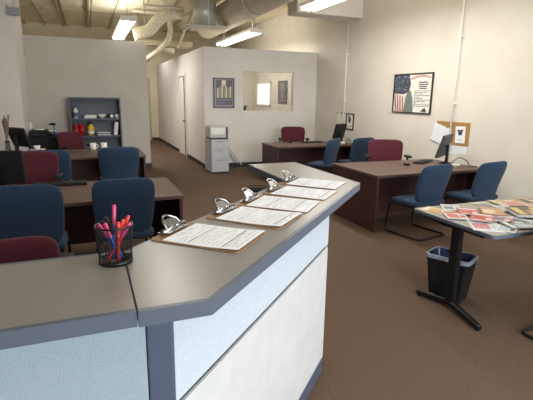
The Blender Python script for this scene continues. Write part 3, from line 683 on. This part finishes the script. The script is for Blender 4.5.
for i in range(26):
    u, v = rng.uniform(0.04,0.38), rng.uniform(0.54,0.95); s = 0.012
    blob([(u,v+s*1.4),(u+s*0.4,v+s*0.4),(u+s,v),(u+s*0.4,v-s*0.4),(u,v-s*1.4),(u-s*0.4,v-s*0.4),(u-s,v),(u-s*0.4,v+s*0.4)],0.0014,3)
for i in range(10):
    u = 0.45+i*0.05; v = 0.85+0.06*math.sin(i*0.32)
    blob([(u,v-0.016),(u+0.044,v-0.014+0.015),(u+0.044,v+0.03+0.012),(u,v+0.03)],0.0006,6)           # curved title
for (v, u0, u1) in ((0.77,0.66,0.88),(0.72,0.66,0.9),(0.67,0.66,0.87),(0.62,0.68,0.86)): blob([(u0,v-0.014),(u1,v-0.014),(u1,v+0.014),(u0,v+0.014)],0.0006,7)
for i in range(11):
    v = 0.56-i*0.038; u1 = 0.62+0.32*rng.random() if i % 3 else 0.95
    blob([(0.56,v-0.006),(u1,v-0.006),(u1,v+0.006),(0.56,v+0.006)],0.0006,7)
blob([(0.76,0.04),(0.80,0.12),(0.86,0.14),(0.90,0.04)],0.0006,7)
k.build('print',['poster_white','flag_navy','flag_red','flag_white','flag_green','flag_dark','title_red','ink_dark'],t,recalc=False)

def office_picture(pl):
    t = thing(*pl)
    return t
# picture on the office front wall
x0, x1, z0, z1 = 2.735, 3.245, 1.41, 2.09
t = thing('framed_picture','dark framed grey picture on the white office wall, left of the window','picture',(0,0,0))
k = MB(); y = HY
for a in (((x0,y-0.03,z0),(x0+0.03,y-0.001,z1)),((x1-0.03,y-0.03,z0),(x1,y-0.001,z1)),((x0,y-0.03,z0),(x1,y-0.001,z0+0.03)),((x0,y-0.03,z1-0.03),(x1,y-0.001,z1))): k.span(*a)
k.build('picture_frame','pic_dark',t)
k = MB(); k.span((x0+0.02,y-0.012,z0+0.02),(x1-0.02,y-0.002,z1-0.02),0)
def pt(u0, v0, u1, v1, d, mi): k.span((x0+u0*0.51,y-0.012-d,z0+v0*0.68),(x0+u1*0.51,y-0.012,z0+v1*0.68),mi)
pt(0.14,0.10,0.90,0.92,0.001,1); pt(0.40,0.70,0.60,0.92,0.0015,2)
for i, (u, vv) in enumerate(((0.18,0.66),(0.28,0.72),(0.38,0.7),(0.48,0.78),(0.58,0.72),(0.68,0.66),(0.78,0.72))): pt(u,0.34,u+0.07,vv,0.002,3 if i % 2 else 2)
pt(0.18,0.24,0.86,0.30,0.0025,4); pt(0.18,0.15,0.6,0.19,0.0025,4)
k.build('print',['grey_mat','pic_dark','pic_light','pic_tan','pic_violet'],t,recalc=True)
# picture on the exterior wall inside the office, seen through the glass
t = thing('framed_picture','small grey picture seen through the office window','picture',(0,0,0))
MB().span((WX-0.025,11.95,1.50),(WX-0.001,12.6,2.15)).build('picture_frame','pic_dark',t)
MB().span((WX-0.028,12.12,1.86),(WX-0.0255,12.44,2.1)).span((WX-0.028,12.2,1.66),(WX-0.0255,12.34,1.86)).span((WX-0.028,12.0,1.56),(WX-0.0255,12.55,1.6)).build('print','grey_mat',t)

# cork boards and papers on the right wall
def wallpaper_sheet(yc, zc, w, h, ang, d, label, emblem=None, lines=True, m='paper'):
    k = MB(); k.box((0,0,0),(0.002,w,h),None,0)
    rng = random.Random(int(yc*1000))
    if emblem:
        k.super((-0.0015,0,h*0.12),0.0008,w*0.22,h*0.16,0.8,0.8,16,8,None,2)
        k.super((-0.0018,-w*0.2,h*0.26),0.0008,w*0.13,h*0.05,0.8,0.8,12,6,None,2); k.super((-0.0018,w*0.2,h*0.26),0.0008,w*0.13,h*0.05,0.8,0.8,12,6,None,2)
        k.span((-0.002,-w*0.3,-h*0.3),(-0.0012,w*0.3,-h*0.27),1); k.span((-0.002,-w*0.2,-h*0.37),(-0.0012,w*0.2,-h*0.35),1)
    elif lines:
        for i in range(8): 
            z = h*0.36-i*h*0.1; k.span((-0.002,-w*0.38+rng.random()*w*0.2,z),(-0.0012,w*0.38,z+h*0.012),1)
    o = k.build('pinned_paper',[m,'ink','ink_dark']); o.location = (WX-d,yc,zc); o.rotation_euler = (ang,0,0)
    return tag(o,label,'paper')
def corkboard(y0, y1, z0, z1, label):
    t = thing('cork_board',label,'notice board',(0,0,0))
    MB().span((WX-0.012,y0,z0),(WX-0.001,y1,z1)).build('cork_panel','cork',t,0.002)
    return t
corkboard(5.16,5.86,0.97,1.325,'brown cork notice board behind the right desk monitor')
wallpaper_sheet(5.33,1.135,0.20,0.26,R(-3),0.016,'white paper with a dark emblem pinned right of the conduit',True)
wallpaper_sheet(5.80,1.12,0.28,0.30,R(14),0.018,'tilted white paper overhanging the left end of the cork board')
wallpaper_sheet(5.62,1.06,0.24,0.32,R(-4),0.022,'white paper just left of the conduit behind the monitor')
wallpaper_sheet(5.36,0.89,0.36,0.12,R(-5),0.0012,'wide white paper taped below the cork board')
wallpaper_sheet(8.92,1.17,0.34,0.36,R(2),0.0012,'cream paper pinned on the wall behind the far desk monitor',None,True,'poster_white')
for i, (yy, zz) in enumerate(((9.08,1.335),(8.93,1.34),(8.78,1.335))):
    o = MB().box((0,0,0),(0.012,0.05,0.035)).build('cork_tab','cork'); o.location = (WX-0.006,yy,zz); tag(o,'small brown cork tab above the cream paper, %s'%('farthest from the conduit','middle of three','closest to the conduit')[i],'cork tab','cork tabs')
t = thing('framed_notice','small dark framed notice to the right of the far conduit','picture',(0,0,0))
k = MB()
for a in ((8.385,8.41,0.99,1.345),(8.665,8.69,0.99,1.345),(8.385,8.69,0.99,1.012),(8.385,8.69,1.323,1.345)): k.span((WX-0.022,a[0],a[2]),(WX-0.001,a[1],a[3]))
k.build('picture_frame','frame_black',t)
k = MB(); k.span((WX-0.008,8.40,1.0),(WX-0.002,8.68,1.335),0); k.super((WX-0.0085,8.55,1.2),0.001,0.055,0.06,0.8,0.8,16,8,None,1); k.super((WX-0.0085,8.58,1.27),0.001,0.04,0.025,0.8,0.8,12,6,None,1); k.span((WX-0.0095,8.45,1.05),(WX-0.008,8.63,1.06),1)
k.build('print',['poster_white','ink_dark'],t)
# wall conduits
for yy, z0_, lab in ((5.52,0.74,'thin white vertical conduit running past the cork board'),(8.76,0.74,'thin white vertical conduit behind the far desk')):
    t = thing('wall_conduit',lab,'conduit',(WX-0.04,yy,0))
    top_z = CZ if yy < 6 else 3.28
    MB().cyl((0,0,0.3),(0,0,top_z),0.014,seg=10).build('conduit_pipe','white_plastic',t)
    for z in (1.6,2.6): MB().span((-0.018,-0.03,z),(0.039,0.03,z+0.03)).build('strap','white_plastic',t)
    MB().span((-0.02,-0.035,0.2),(0.039,0.035,0.32)).build('outlet_box','white_plastic',t,0.004)

# ------------------------------------------------------------------ magazine table
TX0, TX1, TY0, TY1, TZ = 2.59, 4.30, 2.14, 3.0, 0.735
t = thing('magazine_table','grey topped table covered in magazines at the right edge','table',(0,0,0))
tp = []
for cx, cy, a in ((TX1-0.03,TY1-0.03,0),(TX0+0.04,TY1-0.04,90),(TX0+0.04,TY0+0.04,180),(TX1-0.03,TY0+0.03,270)):
    for j in range(5): tp.append((cx+0.04*math.cos(R(a+j*22.5)),cy+0.04*math.sin(R(a+j*22.5))))
MB().prism(inset(tp,0.008),TZ-0.028,TZ).build('tabletop','table_top',t)
MB().ring(tp,inset(tp,0.0085),TZ-0.03,TZ-0.001).build('edge_trim','edge',t,0.006,2)
for lx, sd in ((2.645,-1),(4.05,1)):
    l = MB().prism([(lx-0.012,2.47),(lx+0.012,2.47),(lx+0.022,2.48),(lx+0.022,2.56),(lx+0.012,2.57),(lx-0.012,2.57),(lx-0.022,2.56),(lx-0.022,2.48)],0.03,TZ-0.03).build('leg','blackmetal',t,0.004)
    MB().tube([(lx+sd*0.075,2.14,0.028),(lx+sd*0.07,2.17,0.032),(lx-sd*0.012,2.53,0.048),(lx+sd*0.07,2.79,0.032),(lx+sd*0.075,2.82,0.028)],0.028,10,radii=[0.018,0.026,0.034,0.026,0.018]).build('foot','blackmetal',l)
    for yy in (2.17,2.79): MB().cyl((lx+sd*0.07,yy,0),(lx+sd*0.07,yy,0.02),0.018,seg=10).build('glide','black',l)
    MB().span((lx-0.04,2.25,TZ-0.05),(lx+0.04,2.87,TZ-0.03)).build('top_bracket','blackmetal',l)
cols = dict(yellow=S(226,206,120),white=S(236,236,236),palered=S(206,92,92),red=S(190,50,50),pink=S(212,130,136),orange=S(220,150,92),tan=S(196,164,128),greyblue=S(120,130,146),grey=S(110,112,118),palegreen=S(168,176,150),brown=S(96,70,44),paleblue=S(190,206,222),dark=S(60,58,60),cream=S(222,214,190))
for c_ in cols: M['cov_'+c_] = mat('cover_'+c_, cols[c_], 0.3, spec=0.5, col2=tuple(v*0.8 for v in cols[c_]), scale=25)
def magazine(x, y, w, h, ang, lay, c0, c1, c2, label, th=0.0036, name='magazine'):
    w, h = w*1.1, h*1.1
    o = thing(name,label,name.replace('_',' '),(x,y,TZ+0.0005+lay*0.0042),R(ang),'magazines on the table')
    MB().span((-w/2+0.002,-h/2+0.002,0),(w/2-0.002,h/2-0.002,th-0.0012)).build('pages','paper',o)
    k = MB(); k.span((-w/2,-h/2,th-0.001),(w/2,h/2,th),0)
    rng = random.Random(label)
    def p(u0, v0, u1, v1, mi, d): k.span((-w/2+u0*w,-h/2+v0*h,th),(-w/2+u1*w,-h/2+v1*h,th+d),mi)
    p(0.06,0.76,0.94,0.93,1,0.0003)
    p(0.10,0.18,0.62,0.68,2,0.0003); p(0.68,0.2,0.92,0.5,1,0.0003)
    for i in range(3): p(0.1,0.05+i*0.04,0.5+0.4*rng.random(),0.07+i*0.04,1,0.0003)
    k.build('cover',['cov_'+c0,'cov_'+c1,'cov_'+c2],o)
    return o
magazine(2.72,2.86,0.15,0.21,20,0,'yellow','white','orange','yellow magazine at the far left corner of the table')
magazine(2.91,2.88,0.14,0.20,-35,1,'white','paleblue','greyblue','white and pale blue leaflet at the far edge, beside the yellow magazine',0.0036,'leaflet')
magazine(2.73,2.65,0.15,0.21,-30,2,'white','red','palered','red and white magazine next to the yellow one')
magazine(2.92,2.70,0.15,0.21,-40,3,'red','white','palered','bright red magazine in the left half of the table')
magazine(2.86,2.50,0.15,0.22,-50,4,'palered','white','red','dull red magazine nearest to the middle of the left end')
magazine(3.10,2.62,0.16,0.24,-40,5,'orange','tan','cream','orange magazine right of the bright red one')
magazine(2.99,2.43,0.14,0.20,-60,3,'pink','white','greyblue','pink magazine between the orange and the white ones')
magazine(2.74,2.36,0.20,0.27,-35,0,'white','paleblue','pink','white magazine at the near left corner of the table')
magazine(2.83,2.24,0.12,0.19,-60,1,'white','grey','paleblue','white leaflet lying along the near edge of the table',0.0036,'leaflet')
magazine(3.10,2.36,0.15,0.21,15,2,'paleblue','white','greyblue','pale blue magazine just beyond the dark grey one')
magazine(2.97,2.26,0.17,0.20,70,3,'grey','white','paleblue','dark grey magazine at the near edge of the table')
magazine(3.10,2.21,0.10,0.12,80,2,'grey','yellow','cream','small grey and yellow leaflet at the near edge',0.0036,'leaflet')
magazine(3.36,2.44,0.24,0.32,62,5,'brown','yellow','tan','thick brown book with a yellow patch at the right edge',0.022,'book')
magazine(3.30,2.86,0.16,0.22,-10,0,'palegreen','cream','greyblue','pale green magazine at the far edge of the table')
magazine(3.34,2.70,0.15,0.21,-25,1,'greyblue','white','paleblue','grey-blue magazine overlapping the pale green one')
magazine(3.56,2.84,0.20,0.27,75,2,'tan','cream','pink','tan magazine lying wide at the far edge')
magazine(3.72,2.60,0.20,0.26,60,1,'cream','tan','grey','cream magazine behind the thick brown book')
magazine(3.90,2.84,0.18,0.24,80,0,'tan','dark','cream','tan and dark magazine cut by the right edge of the picture')

# bin with liner
t = thing('waste_bin','black waste bin with a pale blue liner under the magazine table','waste bin',(2.80,2.70,0),R(26))
def rrect(w, d, r, n=5):
    out = []
    for cx, cy, a in ((w/2-r,d/2-r,0),(-w/2+r,d/2-r,90),(-w/2+r,-d/2+r,180),(w/2-r,-d/2+r,270)):
        for j in range(n): out.append((cx+r*math.cos(R(a+j*90/(n-1))),cy+r*math.sin(R(a+j*90/(n-1)))))
    return out
def loft(k, sections, mi=0):
    rs = [[k.bm.verts.new((p[0],p[1],z)) for p in poly] for poly, z in sections]
    for a, b_ in zip(rs, rs[1:]):
        n_ = len(a)
        for i in range(n_): k.face([a[i],a[(i+1)%n_],b_[(i+1)%n_],b_[i]], mi, False)
    return rs
k = MB(); rs = loft(k, [(rrect(0.20,0.27,0.03),0.0),(rrect(0.25,0.36,0.035),0.375),(rrect(0.235,0.345,0.03),0.375),(rrect(0.188,0.258,0.025),0.01)]); k.face(rs[0][::-1]); k.face(rs[-1])
k.build('bin_body','black',t)
k = MB(); loft(k, [(rrect(0.252,0.362,0.04),0.350),(rrect(0.258,0.368,0.04),0.362),(rrect(0.260,0.370,0.04),0.382),(rrect(0.228,0.338,0.03),0.384)]); k.build('liner_rim','liner_rim',t)
k = MB(); rs = loft(k, [(rrect(0.230,0.340,0.03),0.383),(rrect(0.20,0.30,0.03),0.30),(rrect(0.17,0.24,0.03),0.14)]); k.face(rs[-1]); k.build('liner','liner',t)

# ------------------------------------------------------------------ daylight, lamps and added fill
def area(name, loc, rot, sx, sy, e, col):
    l = bpy.data.lights.new(name,'AREA'); l.shape = 'RECTANGLE'; l.size = sx; l.size_y = sy; l.energy = e; l.color = col
    o = bpy.data.objects.new(name,l); C.objects.link(o); o.location = loc; o.rotation_euler = rot; return o
area('storefront_daylight',(3.0,-2.95,1.75),(R(90),0,0),4.6,2.5,310,(0.90,0.95,1.0))
WARM = (1.0,0.97,0.925)
for x, y, L, e in ((3.84,5.9,3.5,60),(4.0,12.3,3.1,75),(0.96,12.6,2.2,55)):
    area('bay_and_fill_lamp',(x,y,FZ-0.06),(0,0,0),0.34,L,e,WARM)
    area('ceiling_fill',(x,y,FZ+0.12),(R(180),0,0),0.34,L,20,WARM)  # upward fill added to brighten the ceiling
area('bay_and_fill_lamp',(0.9,5.6,FZ+0.2),(0,0,0),0.34,3.0,34,WARM)  # added overhead fill, no fixture hangs here
area('ceiling_fill',(0.9,5.6,FZ+0.25),(R(180),0,0),0.34,3.0,12,WARM)  # added fill towards the ceiling, likewise without a fixture
area('bay_and_fill_lamp',(2.0,0.4,FZ+0.2),(0,0,0),0.34,3.0,45,WARM)  # added fill over the counter and its papers, without a fixture
area('corridor_fill',(2.0,15.5,3.6),(0,0,0),0.3,1.2,26,WARM)  # unseen light added to brighten the corridor
w = bpy.data.worlds.new('World'); bpy.context.scene.world = w; w.use_nodes = True
w.node_tree.nodes['Background'].inputs['Color'].default_value = (0.80,0.90,1.0,1); w.node_tree.nodes['Background'].inputs['Strength'].default_value = 1.3

# ------------------------------------------------------------------ camera
yaw, pitch, roll = 0.382914657, 0.228669854, -0.014712843
fw = Vector((math.sin(yaw)*math.cos(pitch), math.cos(yaw)*math.cos(pitch), -math.sin(pitch)))
rt = Vector((math.cos(yaw), -math.sin(yaw), 0)); dn = fw.cross(rt)
c_, s_ = math.cos(roll), math.sin(roll)
r2 = rt*c_+dn*s_; d2 = dn*c_-rt*s_
cam = bpy.data.cameras.new('Camera'); co = bpy.data.objects.new('Camera',cam); C.objects.link(co)
cam.sensor_width = 36.0; cam.lens = 440.0/533.0*36.0; cam.clip_start = 0.02; cam.clip_end = 100
m = Matrix((( r2.x,-d2.x,-fw.x,0),(r2.y,-d2.y,-fw.y,0),(r2.z,-d2.z,-fw.z,1.66),(0,0,0,1)))
co.matrix_world = m
sc = bpy.context.scene; sc.camera = co
sc.view_settings.view_transform = 'Standard'; sc.view_settings.look = 'None'; sc.view_settings.exposure = 0.12; sc.view_settings.gamma = 1.0
sc.cycles.max_bounces = 8; sc.cycles.diffuse_bounces = 5
